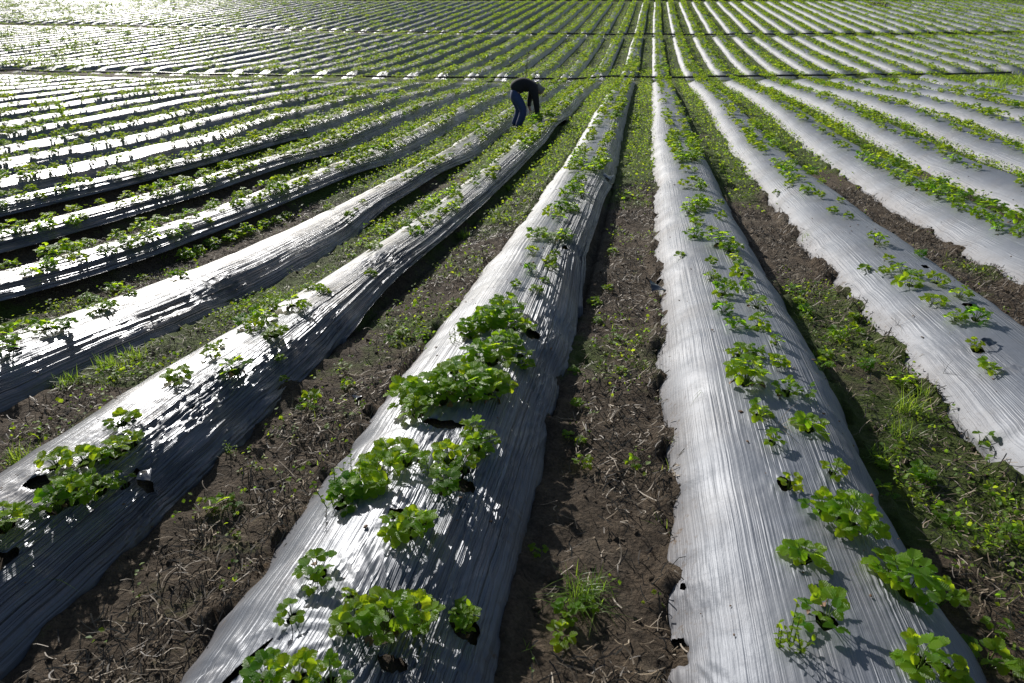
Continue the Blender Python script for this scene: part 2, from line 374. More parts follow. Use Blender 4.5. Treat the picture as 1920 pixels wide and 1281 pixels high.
HL2 = [(43,618,.07,''),(86,618,.08,''),(121,615,.08,'d'),(12,637,.09,''),(25,656,.08,'d'),(168,572,.1,'y'),(186,583,.08,'y'),(205,578,.06,'y'),(219,546,.08,''),(242,552,.06,''),(332,522,.055,'d'),(346,521,.04,''),(269,524,.04,'y'),(351,488,.1,''),(375,478,.09,'y'),(398,465,.1,''),(430,453,.09,''),(461,439,.1,'y'),(496,427,.09,''),(520,418,.09,''),(539,410,.1,''),(445,445,.08,'y')]
HC = [(1634,445,.04,'y'),(1646,458,.08,''),(1665,491,.05,'y'),(1620,509,.05,'d'),(1657,515,.05,''),(1689,508,.06,'y'),(1704,536,.085,'y'),(1716,520,.05,''),(1724,480,.06,''),(1755,531,.075,'y'),(1749,570,.07,''),(1798,557,.07,'y'),(1790,602,.07,'y'),(1829,600,.085,''),(1825,652,.045,'d'),(1853,695,.065,'y'),
 (1455,366,.05,''),(1513,362,.1,''),(1535,372,.07,'y'),(1478,350,.06,'y'),(1497,340,.07,'y'),(1560,400,.06,''),(1590,410,.05,''),(1575,380,.05,'y')]
HF = [(1732,898,.07,''),(1650,928,.07,''),(1759,968,.05,''),(1650,876,.035,'d'),(1485,549,.075,''),(1509,588,.07,''),(1571,636,.08,''),(1595,628,.07,'d'),(1540,670,.07,''),(1689,722,.07,''),(1835,839,.06,''),(1728,892,.07,''),(1646,874,.05,''),
 (586,760,.075,'d'),(652,729,.045,'y'),(420,951,.07,'d'),(756,627,.06,''),(854,583,.05,'d'),(787,635,.05,'y'),(686,768,.035,''),(1150,639,.055,''),(1080,760,.04,''),(1076,701,.04,'d'),(1065,820,.04,''),(1088,832,.04,''),(1186,877,.05,''),(1092,875,.05,''),(1115,573,.05,''),(1147,475,.05,''),
 (1065,1152,.055,'d'),(1050,1200,.055,''),(1100,1142,.04,''),(1120,606,.04,''),(1140,545,.045,'y'),(1165,700,.04,''),(1530,735,.06,''),(1620,690,.07,'d'),(1600,600,.05,''),(1495,570,.05,'y'),(1625,655,.05,''),(1780,985,.05,'d'),(1885,1010,.05,''),(1870,1180,.05,'d'),(1010,1035,.04,'d'),(700,560,.05,''),(735,640,.04,'d')]
PL = []      # dict(x,y,r,tint,bed,line)
def add_px(L, bed):
    for px, py, r, c in L:
        P = pick(px, py)
        if bed is None: P = pick(px, py, True)
        PL.append(dict(x=P[0], y=P[1], r=r * (.98 if py > 760 else (1.2 if py < 600 else 1.08)), c=c, bed=bed, z=None, px=px))
for L, b in ((HB, 0), (HA, -1), (HL1, -2), (HL2, -3), (HC, 1), (HF, None)): add_px(L, b)
HOLES = {}
for p in PL:
    if p['bed'] is not None: HOLES.setdefault(p['bed'], []).append((p['x'], p['y'], .20 * p['r'] + .006, .27 * p['r'] + .008, 0))
def hole_px(bed, px, py, rx, ry, a=0.0):
    P = pick(px, py); HOLES.setdefault(bed, []).append((P[0], P[1], rx * .72, ry * .72, a))
for a in ((0,1238,528,.035,.13,.15),(0,1473,908,.035,.06,0),(0,1280,1104,.014,.028,0),(0,1262,1225,.05,.09,.5),(0,1535,655,.05,.035,0),
          (1,1640,462,.05,.06,0),(1,1832,655,.06,.05,0),(1,1730,500,.07,.05,.4),(1,1820,575,.06,.08,.4),(1,1905,690,.05,.03,0),
          (-1,998,628,.075,.075,.3),(-1,870,905,.06,.05,0),(-1,745,965,.05,.04,0),(-1,870,1180,.06,.06,0),(-1,700,1145,.07,.04,0),(-1,460,1245,.02,.14,-.4),(-1,735,1240,.06,.035,0),(-1,830,790,.14,.05,.0),(-1,1060,470,.05,.07,0),(-1,1135,300,.03,.06,0),
          (-2,270,902,.07,.035,-.5),(-2,75,905,.07,.05,0),(-2,362,763,.022,.022,0),(-2,625,505,.03,.03,0),(-2,690,490,.03,.03,0),(-2,730,485,.03,.03,0),(-2,240,960,.015,.02,0),(-2,5,1050,.03,.08,0)):
    hole_px(*a)
FANS = {0: [(1238,528),(1535,655),(1270,1210),(1240,640)], -1: [(1060,622),(1085,478),(1165,318),(1140,340),(1045,700),(840,785),(735,1180),(870,905),(1040,800)],
        -2: [(285,905),(440,770),(640,650),(1062,202),(730,490),(545,715)], -3: [(390,640),(620,500),(440,560)], 1: [(1640,462),(1832,655),(1570,520),(1700,640),(1905,850)]}
FANS = {b: [tuple(pick(x, y)[:2]) for x, y in L] for b, L in FANS.items()}

# ------------------------------------------------------------ beds
def film_grid(j, T, Y, near):
    """T (nt,), Y (ny,) -> V, uv, tint"""
    t, y = np.meshgrid(T, Y, indexing='ij')
    cx = bcx(j, y); w = np.where(t > 0, bwid(j, y, 1), bwid(j, y, -1))
    tt = taut(j, y)
    te = te_(j, t, y)
    x = cx + te * w
    def hz(t): e = te_(j, t, y); return bh(j, y) * prof(e, j) + .03 * tt * sst(.25, .6, e)
    z = hz(t)
    z = np.where(np.abs(t) >= 1, np.where((t > 0) & (tt > .3), hz(np.clip(t, -1, 1)) - .008, -.06), z)
    e = 1e-3
    dh = (hz(t + e) - hz(t - e)) / (2 * e * w)
    nx = -dh; nz = np.ones_like(dh); ln = np.sqrt(nx ** 2 + 1); nx /= ln; nz /= ln
    arc = t * w * 1.18
    d = .014 * (fbm(x * 2.5, y * 1.6, 31, 3) - .5)
    flank = sst(-.05, .45, t)
    if near:
        q = arc + .022 * (fbm(arc * 1.2, y * .55, 40 + j % 5, 2) - .5)
        fold = np.abs(vn(q * 26, y * .22, 50 + j % 7) * 2 - 1) * .6 + np.abs(vn(q * 58, y * .4, 60 + j % 7) * 2 - 1) * .4
        patch = sst(.35, .65, fbm(arc * 1.8, y * 1.1, 70 + j % 7, 2))
        side = (.18 + 3.1 * flank ) if j < 0 else .07
        amp = .005 * side * (.3 + .7 * patch) * (1 - tt) + .024 * tt * (.2 + flank)
        d = d + amp * (.5 - fold)
        for (gx, gy) in FANS.get(j, []):
            dx = (x - gx); dy = (y - gy) * .7; r = np.sqrt(dx ** 2 + dy ** 2); th = np.arctan2(dy, dx)
            d = d + (.014 if j < 0 else .004) * np.exp(-(r / .24) ** 2) * sst(.01, .08, r) * ((1 - np.abs(vn(th * 10 + 50, r * 1.2, 77) * 2 - 1)) ** 2 - .3) - (.02 if j < 0 else .006) * np.exp(-(r / .09) ** 2)
        for (gx, gy, rx, ry, a) in HOLES.get(j, []):
            dx = (x - gx); dy = (y - gy); r = np.sqrt(dx ** 2 + dy ** 2); th = np.arctan2(dy, dx)
            g = math.hypot(rx, ry)
            d = d + .006 * np.exp(-((r - g) / .08) ** 2) * (np.abs(vn(th * 6 + 50, 3 * r, int(abs(gx * 97) + abs(gy * 31)) % 999) * 2 - 1) - .4) + .002 * np.exp(-((r - g) / .02) ** 2)
    x = x + nx * d; z = z + nz * d * np.where(np.abs(t) >= 1, 0, 1)
    tint = sst(.72, 1.0, np.abs(t)) * (1 - tt * (t > 0)) * (.4 + .8 * fbm(x * 3, y * 2, 90, 2))
    fold = (1 - np.clip(tint, 0, 1)) * np.clip(flank * ((.9 if j < 0 else .25) + .8 * tt) + .05, 0, 1.3)
    return x, y, z, arc, np.clip(tint, 0, 1), fold
def ysteps(y0, y1, near):
    Y = [y0]
    while Y[-1] < y1:
        d = max(Y[-1], .8)
        Y.append(Y[-1] + (max(.012, .011 * d) if near else max(.10, .016 * d)))
    Y[-1] = y1
    return np.array(Y)
ORD = ['first','second','third','fourth','fifth','sixth','seventh','eighth','ninth','tenth','eleventh','twelfth','thirteenth','fourteenth','fifteenth','sixteenth','seventeenth','eighteenth','nineteenth','twentieth']
TENS = {20: 'twenty', 30: 'thirty', 40: 'forty', 50: 'fifty', 60: 'sixty', 70: 'seventy', 80: 'eighty'}
TENTH = {20: 'twentieth', 30: 'thirtieth', 40: 'fortieth', 50: 'fiftieth', 60: 'sixtieth', 70: 'seventieth', 80: 'eightieth'}
def ordn(n):
    if n <= 20: return ORD[n - 1]
    a = n // 10 * 10
    return TENTH[a] if n == a else TENS[a] + '-' + ORD[n - a - 1]
def bedname(j): return (ordn(j + 1) + ' right') if j >= 0 else (ordn(-j) + ' left')
RIGHT1 = lambda X: 27.0
def build_bed(j, blk):
    X = XC0 + SP * j
    y0, y1 = [(-1.3, hy(0, X) - .45 - max(0, min((X - 10.5) * 1.8, 8))), (hy(0, X) + .45, hy(1, X) - .4), (hy(1, X) + .5, hy(2, X) - .5)][blk]
    near = blk == 0 and -6 <= j <= 2
    mids = np.linspace(max(y0, .5), y1, 60)
    u, v, z = project(np.stack([X + 0 * mids, mids, zb(mids, X) + .15], 1))
    mrg = 160
    vis = (z > .3) & (u > -mrg) & (u < 1920 + mrg) & (v > -30) & (v < 1500)
    if not vis.any(): return None
    lo = mids[vis].min() - (1.2 if not near else .6)
    y0 = max(y0, lo); y1 = min(y1, mids[vis].max() + 1.5)
    if y1 - y0 < 1: return None
    Y = ysteps(y0, y1, near)
    if near: T = np.concatenate([[-1.08], np.linspace(-1, 1, 190 if j in (-2, -1, 0) else 110), [1.08]])
    elif blk == 0: T = np.concatenate([[-1.08], np.linspace(-1, 1, 27), [1.08]])
    else: T = np.concatenate([[-1.06], np.linspace(-1, 1, 13), [1.06]])
    x, y, z, arc, tint, fold = film_grid(j, T, Y, near or blk == 0)
    endt = np.ones_like(Y)
    if blk == 0: endt = 1 - sst(y1 - 2.6, y1 + .1, Y) * (1 if y1 > hy(0, X) - 1 else 0)
    elif blk == 1: endt = sst(y0, y0 + 1.1, Y) * (1 - sst(y1 - 2.4, y1 + .1, Y))
    else: endt = sst(y0, y0 + 1.1, Y) * (1 - sst(y1 - 2.4, y1 + .1, Y))
    z = (z + .05) * (endt[None] ** .85) - .05
    V = np.stack([x, y, z + zb(y, x)], -1).reshape(-1, 3)
    F = grid_faces(len(T), len(Y))[:, ::-1]
    if near:
        kill = np.zeros(len(V), bool); snap = V.copy()
        for (gx, gy, rx, ry, a) in HOLES.get(j, []):
            dx = V[:, 0] - gx; dy = V[:, 1] - gy; c, s = math.cos(a), math.sin(a); ux = dx * c + dy * s; uy = -dx * s + dy * c
            th = np.arctan2(uy, ux)
            rr_ = np.sqrt((ux / rx) ** 2 + (uy / ry) ** 2); bd = 1 + .6 * (vn(th * 2 + 9, gx * 9, 3) - .5); k_ = rr_ < bd
            kill |= k_; g_ = (bd / np.maximum(rr_, .05))[k_]
            snap[k_, 0] = gx + dx[k_] * g_; snap[k_, 1] = gy + dy[k_] * g_
        F = F[~kill[F].all(1)]; V = np.where(kill[:, None], snap, V)
    uv = np.stack([arc + j * 3.1, y], -1).reshape(-1, 2)
    o = mk('film_covered_bed', V, F, FILM, uv, tint.reshape(-1))
    at = o.data.attributes.new('fold', 'FLOAT', 'POINT'); at.data.foreach_set('value', fold.reshape(-1).astype(np.float32))
    at = o.data.attributes.new('glare_tone', 'FLOAT', 'POINT'); at.data.foreach_set('value', np.full(len(V), 1.0 if j >= 0 else (.62 if j == -1 else (.2 if j > -8 else .8)), np.float32))  # per bed: damps sun glare and puts near-left shade into the base colour
    where = ['nearest block before first hose', 'middle block between the hoses', 'far block beyond second hose'][blk]
    tag(o, 'silver film bed, %s of the centre soil path, %s' % (bedname(j), where), 'crop bed', 'film covered beds in the %s block' % ['near', 'middle', 'far'][blk])
    return o
beds = []
RJ = {0: 19, 1: 24, 2: 26}
for blk in range(3):
    for j in range(-75, RJ[blk] + 1):
        o = build_bed(j, blk)
        if o: beds.append((blk, j))
BEDS = set(beds)
XR = XC0 + SP * (RJ[2] + .6)

# ------------------------------------------------------------ ground
def wedge(X, Y):
    return (X > 10.5) & (Y < hy(0, X) + .6) & (Y > hy(0, X) - .6 - np.minimum((X - 10.5) * 1.8, 8))
def veg(X, Y):
    f = np.round((X - XC0 - SP / 2) / SP)
    b = .10 + .75 * sst(6.5, 13, Y)
    b = b + .45 * ((f == 0) & (Y > 2.0) & (Y < 5)) + .5 * ((f == -3) & (Y > 2.6) & (Y < 9)) + .25 * ((f == -4) & (Y > 3)) + .1 * (f == -1) + .22 * (f >= 1) + .12 * ((f == 0) & (Y > 1.2)) + .16 * ((f == -2) & (Y > 3.5)) + .25 * ((f == -2) & (Y > 6.5)) + .12 * (Y > 1.5)
    b = b - .45 * sst(.5, .8, vn(X * .8, Y * .35, 201)) * (Y < 30) * (f >= 0)
    b = b + .9 * (fbm(X * 1.7, Y * .9, 200, 3) - .5)
    b = b - .6 * sst(-8, -24, X) * sst(6, 12, Y)
    b = np.where((X > XR) | (Y > hy(2, X) + .5), .95, b)
    b = np.where(wedge(X, Y), .97, b)
    return np.clip(b, 0, 1)
def lines(lo, hi, fine, grow, a, b):
    L = list(np.arange(lo, hi, fine)); s = fine
    while L[-1] < b: s *= grow; L.append(L[-1] + s)
    s = fine; R = [lo]
    while R[-1] > a: s *= grow; R.append(R[-1] - s)
    return np.array(R[:0:-1] + L)
def near_ground(X, Y):
    """soil relief: path with clods, mound under the film of the near beds"""
    z = .045 * (fbm(X * 5, Y * 4, 100, 3) - .5) + .03 * (fbm(X * 19, Y * 17, 101, 3) - .5)
    fade = (1 - sst(14, 16, Y)) * sst(-8.3, -8.0, X) * (1 - sst(3.8, 4.1, X))
    m = np.zeros_like(X); inb = np.zeros_like(X); heap = np.zeros_like(X)
    for j in range(-6, 3):
        t = (X - bcx(j, Y)); w = np.where(t > 0, bwid(j, Y, 1), bwid(j, Y, -1)); t = t / w
        i = np.abs(t) < 1
        h = bh(j, Y) * prof(t, j) - .035 - .045 * taut(j, Y) * sst(.2, .6, t)
        m = np.where(i, np.maximum(h, -.03), m); inb = np.where(i, 1 - sst(.85, 1.0, np.abs(t)), inb)
        hp = (.07 if j >= -1 else .055) * sst(.42, .68, fbm(X * 6 + j, Y * 6.5, 140 + j, 4)) * np.exp(-((np.abs(t) - 1.0) / .11) ** 2) * np.where(t > 0, (1 - np.clip(taut(j, Y) * 2, 0, 1)) * (.45 if j < 0 else 1), 1)
        heap = np.maximum(heap, hp)
    gx = (X - XC0) / SP; fr = np.abs(gx - np.round(gx)) * SP
    far_in = (fr < HW - .06)
    return heap * fade + np.where(inb > 0, m * fade - .03 * (1 - fade) * inb, 0) + z * np.where(fade > .5, 1 - .85 * inb, np.where(far_in, 0, 1)) - np.where((fade < .5) & far_in, .03, 0)
xl = lines(-8.5, 4.3, .027, 1.10, -330, 330)
yl = []
y = .35
while y < 100: yl.append(y); y += max(.018, .0135 * y)
yl = [-250, -120, -50, -20, -9, -4, -2, -1, -.3, 0, .2] + yl + [103, 108, 115, 125, 140, 165, 200, 270, 400]
GX, GY = np.meshgrid(xl, np.array(yl), indexing='ij')
GZ = zb(GY, GX) + near_ground(GX, GY)
GZ = np.where((GY < .3), zb(GY, GX) - .03, GZ)
ground = mk('ground', np.stack([GX, GY, GZ], -1).reshape(-1, 3), grid_faces(len(xl), len(yl))[:, ::-1], SOIL, tint=veg(GX, GY).reshape(-1))
tag(ground, 'dark crumbly soil paths turning green away from the camera', None, None, 'structure')

# ------------------------------------------------------------ scatter helper
def inframe(X, Y, Z, m=60):
    u, v, z = project(np.stack([X, Y, Z], -1)); return (z > .3) & (u > -m) & (u < 1920 + m) & (v > -m) & (v < 1281 + m)
# plants along the rows past the hand-measured ones
HAND = {0: 9.6, -1: 8.4, -2: 5.9, -3: 6.8, 1: 8.0}
for (blk, j) in beds:
    X = XC0 + SP * j
    y0, y1 = [(.7, hy(0, X) - .6 - max(0, min((X - 10.5) * 1.8, 8))), (hy(0, X) + .7, hy(1, X) - .6), (hy(1, X) + .8, hy(2, X) - .7)][blk]
    if blk == 0: y0 = max(y0, HAND.get(j, .7))
    dens = .88 if j > -12 else .8
    if blk: dens = 1.05 if j > -12 else .6
    elif j < -9: dens = .62
    for ln in (-.15, .14):
        n = int((y1 - y0) / .27) + 1
        if n < 1: continue
        Y = y0 + (np.arange(n) + rs.uniform(-.3, .3, n)) * .27
        xx = bcx(j, Y) + ln + rs.normal(0, .035, n)
        pt = fbm(Y / 1.3, np.full(n, j * 3.3 + ln), 300, 2)
        keep = rs.uniform(0, 1, n) < np.clip(dens + 1.3 * (pt - .5) - (.22 if blk == 0 and j > 0 and y0 < 12 else 0), .1, .97)
        keep &= inframe(xx, Y, zb(Y, xx) + .2)
        rr = np.clip((.105 if blk == 0 and j > -9 else (.092 if j > -14 else .075)) + .12 * (pt - .5) + rs.normal(0, .018, n), .04, .17)
        for k in np.nonzero(keep)[0]:
            PL.append(dict(x=xx[k], y=Y[k], r=rr[k], c=('y' if rs.rand() < .5 else ('d' if rs.rand() < .3 else '')), bed=j, blk=blk, px=None))
for p in PL:
    p['z'] = float(zb(p['y'])) + .0
X = np.array([p['x'] for p in PL]); Y = np.array([p['y'] for p in PL])
Zs = surf(X, Y); Z = Zs.copy()
for i, p in enumerate(PL):
    p['z'] = float(Zs[i]) - .006
U_, V_, D_ = project(np.stack([X, Y, Zs], -1))
size = np.array([p['r'] for p in PL]) / np.maximum(D_, .3)
size = np.where((U_ > -20) & (U_ < 1940) & (V_ > -10) & (V_ < 1320), size, 0)
order = np.argsort(-size)
NTH = 300
things = set(order[:NTH].tolist())
# ordinals: from the front, per bed and side
cnt = {}; namei = {}
for i in sorted(range(len(PL)), key=lambda i: PL[i]['y']):
    p = PL[i]
    if i not in things: continue
    if p['bed'] is None:
        f = int(np.round((p['x'] - XC0 - SP / 2) / SP)); key = ('f', f, '')
    else:
        key = ('b', p['bed'], 'left' if p['x'] < bcx(p['bed'], p['y']) else 'right')
    cnt[key] = cnt.get(key, 0) + 1; namei[i] = (key, cnt[key])
def short(j): return (ordn(j + 1) + ' bed right of centre path') if j >= 0 else (ordn(-j) + ' bed left of centre path')
for i in order[:NTH]:
    p = PL[i]; r = p['r']
    kind = 'small' if r < .062 else ('medium' if r < .105 else 'large')
    pool = PRO[kind]
    if kind == 'medium': pr = {'y': [PRO[kind][2], PRO[kind][4], PRO[kind][1]], 'd': [PRO[kind][0], PRO[kind][5]], '': PRO[kind]}[p['c']]
    elif kind == 'large': pr = {'y': [PRO[kind][2], PRO[kind][3]], 'd': [PRO[kind][1]], '': PRO[kind]}[p['c']]
    else: pr = pool
    q = pr[rnd.randrange(len(pr))]
    s = r / q.R
    e = empty('strawberry_plant', (p['x'], p['y'], p['z']), rnd.uniform(0, 6.28)); e.scale = (s, s, s * rnd.uniform(.85, 1.15))
    e.rotation_euler[0] = rnd.uniform(-.12, .12); e.rotation_euler[1] = rnd.uniform(-.12, .12)
    for nm, dta in [('foliage', q.fol), ('stems', q.stm)] + [('dead_leaf', dd) for dd in q.dead]:
        o = bpy.data.objects.new(nm, dta); COL.objects.link(o); o.parent = e
    (kk, bj, sd), n = namei[i]
    adj = {'small': 'small', 'medium': 'mid-sized', 'large': 'big leafy'}[kind]
    if kk == 'f':
        pos = 'on the centre soil path' if bj == -1 else ('in the soil path %s of centre path' % (ordn(bj + 1) + ' right' if bj >= 0 else ordn(-1 - bj) + ' left'))
        tag(e, '%s strawberry seedling, %s from the front, %s' % (adj, ordn(n), pos), 'plant', 'strawberry plants rooted in the soil paths')
    else:
        tag(e, '%s strawberry plant, %s from front in %s line, %s' % (adj, ordn(n), sd, short(bj)), 'plant', 'strawberry plants growing through the film')
# the rest of the plants: one mass
rest = [i for i in range(len(PL)) if i not in things]
def pat_plant(seed, n3, R, H, ls, cols=3, rows=2, simple=False):
    r = random.Random(seed); P = []
    V0, F0, U0 = leaflet(rows, cols, seed, .5, .6)
    for i in range(n3):
        az = i * 2.4 + r.uniform(-.5, .5); q = math.sqrt((i + .6) / n3); rad = R * q * r.uniform(.5, .95) * .8; hh = H * (1 - .7 * q * q) * r.uniform(.7, 1.15) + .012
        e = np.array([math.cos(az) * rad, math.sin(az) * rad, hh]); t = r.gauss(0, .22)
        for da, sc_ in (((0, 1.7),) if simple else ((0, 1), (1.2, .9), (-1.2, .9))):
            M = leaf_frame(az + da + r.uniform(-.3, .3), 0, r.uniform(-.5, .5), r.uniform(-.3, .7)) * ls * sc_ * r.uniform(.8, 1.15)
            P.append(multi(V0, F0, M[None], e[None], np.array([0.]), np.full(len(V0), t), U0))
    V = np.concatenate([a[0] for a in P]); k = 0; F = []
    for a in P: F.append(a[1] + k); k += len(a[0])
    return V, np.concatenate(F), np.concatenate([np.full(len(V0), 0.) for a in P]) + np.repeat([r.gauss(0, .2) for _ in P], len(V0)), None
parts = []
for lod, (lo, hi) in enumerate(((-1, 13), (13, 30), (30, 200))):
    idx = [i for i in rest if lo <= PL[i]['y'] < hi]
    if not idx: continue
    pats = [pat_plant(500 + lod * 9 + k, (13, 11, 13)[lod], .1, .085, (.042, .050, .044)[lod], 3, (4, 2, 2)[lod], lod == 2) for k in range(5)]
    for k in range(5):
        s_ = idx[k::5]
        if not s_: continue
        r = np.array([PL[i]['r'] for i in s_]); O = np.array([(PL[i]['x'], PL[i]['y'], PL[i]['z']) for i in s_])
        M = rotz(rs.uniform(0, 6.28, len(s_))) * (r / .1 * (1.12 if lod == 2 else 1.0))[:, None, None]
        tn = np.array([{'y': .78, 'd': .3, '': .55}[PL[i]['c']] for i in s_]) + rs.normal(0, .08, len(s_))
        parts.append(multi(pats[k][0], pats[k][1], M, O, tn, pats[k][2]))
V, F, T, _ = join(parts)
o = mk('distant_strawberry_plants', V, F, LEAFFAR, tint=np.clip(T, 0, 1))
tag(o, 'yellow-green strawberry rows running along the beds into the distance', 'plants', None, 'stuff')

# ------------------------------------------------------------ weeds in the paths
def weed_points(n, ylo, yhi, power, xr):
    Y = ylo + (yhi - ylo) * rs.uniform(0, 1, n) ** power
    X = rs.uniform(-1, 1, n) * (xr[1] - xr[0]) / 2 + (xr[0] + xr[1]) / 2
    return X, Y
def in_path(X, Y, m=.0):
    gx = (X - XC0) / SP; fr = (gx - np.round(gx)) * SP
    return (np.abs(fr) > HW - .03 + m) | wedge(X, Y)
LP, LF, LU = leaflet(2, 3, 1, .5, .7)
parts = []
TRI = trifol(2, 3, 5)
def scatter_leaf(X, Y, size, hmax, tri=False, reps=3):
    n = len(X)
    X = np.repeat(X, reps) + rs.normal(0, 1, n * reps) * np.repeat(size, reps) * 1.2; Y = np.repeat(Y, reps) + rs.normal(0, 1, n * reps) * np.repeat(size, reps) * 1.2
    sz = np.repeat(size, reps) * rs.uniform(.6, 1.2, n * reps)
    Zg = zb(Y, X) + rs.uniform(0.1, 1, n * reps) * hmax * sst(0, .02, sz) + .01
    ok = in_path(X, Y, -.04); X, Y, Zg, sz = X[ok], Y[ok], Zg[ok], sz[ok]; n = len(X)
    az = rs.uniform(0, 6.28, n); ti = rs.uniform(-.4, .8, n); ro = rs.normal(0, .5, n)
    f = np.stack([np.cos(az) * np.cos(ti), np.sin(az) * np.cos(ti), np.sin(ti)], -1); s = np.stack([np.sin(az), -np.cos(az), 0 * az], -1)
    nn = np.cross(s, f); s2 = s * np.cos(ro)[:, None] + nn * np.sin(ro)[:, None]; n2 = np.cross(s2, f)
    M = np.stack([s2, f, n2], -1) * sz[:, None, None]
    P = TRI if tri else (LP, LF, None, None)
    return multi(P[0], P[1], M, np.stack([X, Y, Zg], -1), np.clip(rs.normal(.45, .25, n), 0, 1))
def fil(X, Y, thr_scale=1.0, m=60):
    pz = sst(.42, .62, fbm(X * 3.1, Y * 2.6, 777, 3)) * (Y < 9) + (Y >= 9)
    k = inframe(X, Y, zb(Y, X), m) & in_path(X, Y) & (rs.uniform(0, 1, len(X)) < veg(X, Y) ** 1.6 * thr_scale * (.04 + .96 * pz))
    for i in (0, 1): k &= np.abs(Y - hy(i, X)) > .4
    return X[k], Y[k]
X, Y = fil(*weed_points(90000, .9, 7, 1.0, (-7, 6))); parts.append(scatter_leaf(X, Y, rs.uniform(.008, .021, len(X)), .05, False, 4))
X, Y = fil(*weed_points(16000, .9, 9, 1.0, (-9, 8)), .8); parts.append(scatter_leaf(X, Y, rs.uniform(.012, .024, len(X)), .05, True, 2))
X, Y = fil(*weed_points(60000, 6, 16, 1.0, (-20, 12))); parts.append(scatter_leaf(X, Y, rs.uniform(.02, .04, len(X)), .10, False, 3))
X, Y = fil(*weed_points(110000, 15, 34, 1.0, (-38, 26))); parts.append(scatter_leaf(X, Y, rs.uniform(.03, .05, len(X)), .12, False, 3))
X, Y = fil(*weed_points(170000, 32, 92, .9, (-95, 50)), .9); parts.append(scatter_leaf(X, Y, rs.uniform(.04, .07, len(X)), .10, False, 2))
V, F, T, _ = join(parts)
o = mk('weeds', V, F, LEAFFAR, tint=T)
tag(o, 'low leafy weeds carpeting the soil paths between the beds', 'weeds', None, 'stuff')

# grass blades
_bt = np.array([[-1, 0, 0], [1, 0, 0], [-.8, .4, 0], [.8, .4, 0], [-.5, .75, 0], [.5, .75, 0], [-.08, 1, 0], [.08, 1, 0]], float)
_bf = np.array([[0, 1, 3, 2], [2, 3, 5, 4], [4, 5, 7, 6]])
def blades(O, az, lean, L, w, tint):
    """O roots, lean 0 upright .. 1 flat, curved"""
    n = len(O); k = len(_bt)
    d = np.stack([np.cos(az), np.sin(az), 0 * az], -1); s = np.stack([-np.sin(az), np.cos(az), 0 * az], -1)
    t = _bt[:, 1][None, :]; ln = lean[:, None]
    hor = (ln * t * .5 + ln * t ** 2 * .6) * L[:, None]; ver = (t * (1 - .35 * ln) - .75 * ln * t ** 2 * .75) * L[:, None]
    V = O[:, None] + hor[..., None] * d[:, None] + ver[..., None] * np.array([0, 0, 1.]) + (_bt[:, 0][None] * w[:, None])[..., None] * s[:, None]
    F = (_bf[None] + (np.arange(n) * k)[:, None, None]).reshape(-1, 4)
    return V.reshape(-1, 3), F, np.repeat(tint, k), None
def blade_field(X, Y, per, L, w, spread):
    n = len(X) * per
    x = np.repeat(X, per) + rs.normal(0, spread, n); y = np.repeat(Y, per) + rs.normal(0, spread, n)
    k = in_path(x, y, -.06); x, y = x[k], y[k]; n = len(x)
    return blades(np.stack([x, y, zb(y, x) - .005], -1), rs.uniform(0, 6.28, n), rs.uniform(.15, 1, n), rs.uniform(.5, 1.2, n) * L, rs.uniform(.6, 1.2, n) * w, np.clip(rs.normal(.5, .25, n), 0, 1))
parts = []
X, Y = fil(*weed_points(9000, 1.0, 8, 1.0, (-8, 7)), .9); parts.append(blade_field(X, Y, 5, .07, .0016, .02))
X, Y = fil(*weed_points(12000, 6, 16, 1.0, (-20, 12)), .7); parts.append(blade_field(X, Y, 4, .10, .003, .04))
X, Y = fil(*weed_points(14000, 15, 34, 1.0, (-38, 26)), .7); parts.append(blade_field(X, Y, 3, .13, .007, .06))
# mown verge right of the field and past its far end
n = 60000; X = rs.uniform(11, 46, n); Y = 18 + 72 * rs.uniform(0, 1, n) ** 1.8; k = inframe(X, Y, zb(Y, X)) & (veg(X, Y) > .93); X, Y = X[k], Y[k]
parts.append(blades(np.stack([X, Y, zb(Y, X)], -1), rs.uniform(0, 6.28, len(X)), rs.uniform(.2, .8, len(X)), rs.uniform(.1, .25, len(X)), rs.uniform(.01, .02, len(X)), np.clip(rs.normal(.5, .2, len(X)), 0, 1)))
V, F, T, _ = join(parts)
o = mk('grass', V, F, GRASS, tint=T); tag(o, 'short wild grass sprouting along the soil paths', 'grass', None, 'stuff')

# straw litter on the bare paths
n = 170000
Y = .75 + 8.5 * rs.uniform(0, 1, n) ** 1.35; X = rs.uniform(-6.5, 5.5, n); k = inframe(X, Y, zb(Y, X)) & in_path(X, Y, .01); X, Y = X[k], Y[k]
k = rs.uniform(0, 1, len(X)) < .25 + 1.1 * sst(.35, .65, fbm(X * 2.5, Y * 2, 401, 2)); X, Y = X[k], Y[k]; n = len(X)
L = rs.uniform(.02, .085, n) * (1 + 1.2 * (rs.uniform(0, 1, n) > .95)); w = rs.uniform(.0005, .0019, n) * (1 + .12 * Y); az = rs.uniform(0, 6.28, n); cv = rs.normal(0, .7, n) * (1 + 2 * (rs.uniform(0, 1, n) > .9))
ts = np.linspace(-.5, .5, 5)
a = az[:, None] + cv[:, None] * ts[None]; dx = np.cumsum(np.cos(a), 1) / 5; dy = np.cumsum(np.sin(a), 1) / 5
px = X[:, None] + dx * L[:, None]; py = Y[:, None] + dy * L[:, None]
pz = zb(py, px) + near_ground(px, py) + .006 + rs.uniform(0, .014, n)[:, None] + .012 * rs.normal(0, 1, n)[:, None] * ts[None] * 2
sx = -np.sin(a) * w[:, None]; sy = np.cos(a) * w[:, None]
V = np.stack([np.stack([px - sx, py - sy, pz], -1), np.stack([px + sx, py + sy, pz + .0015], -1)], 2).reshape(-1, 3)
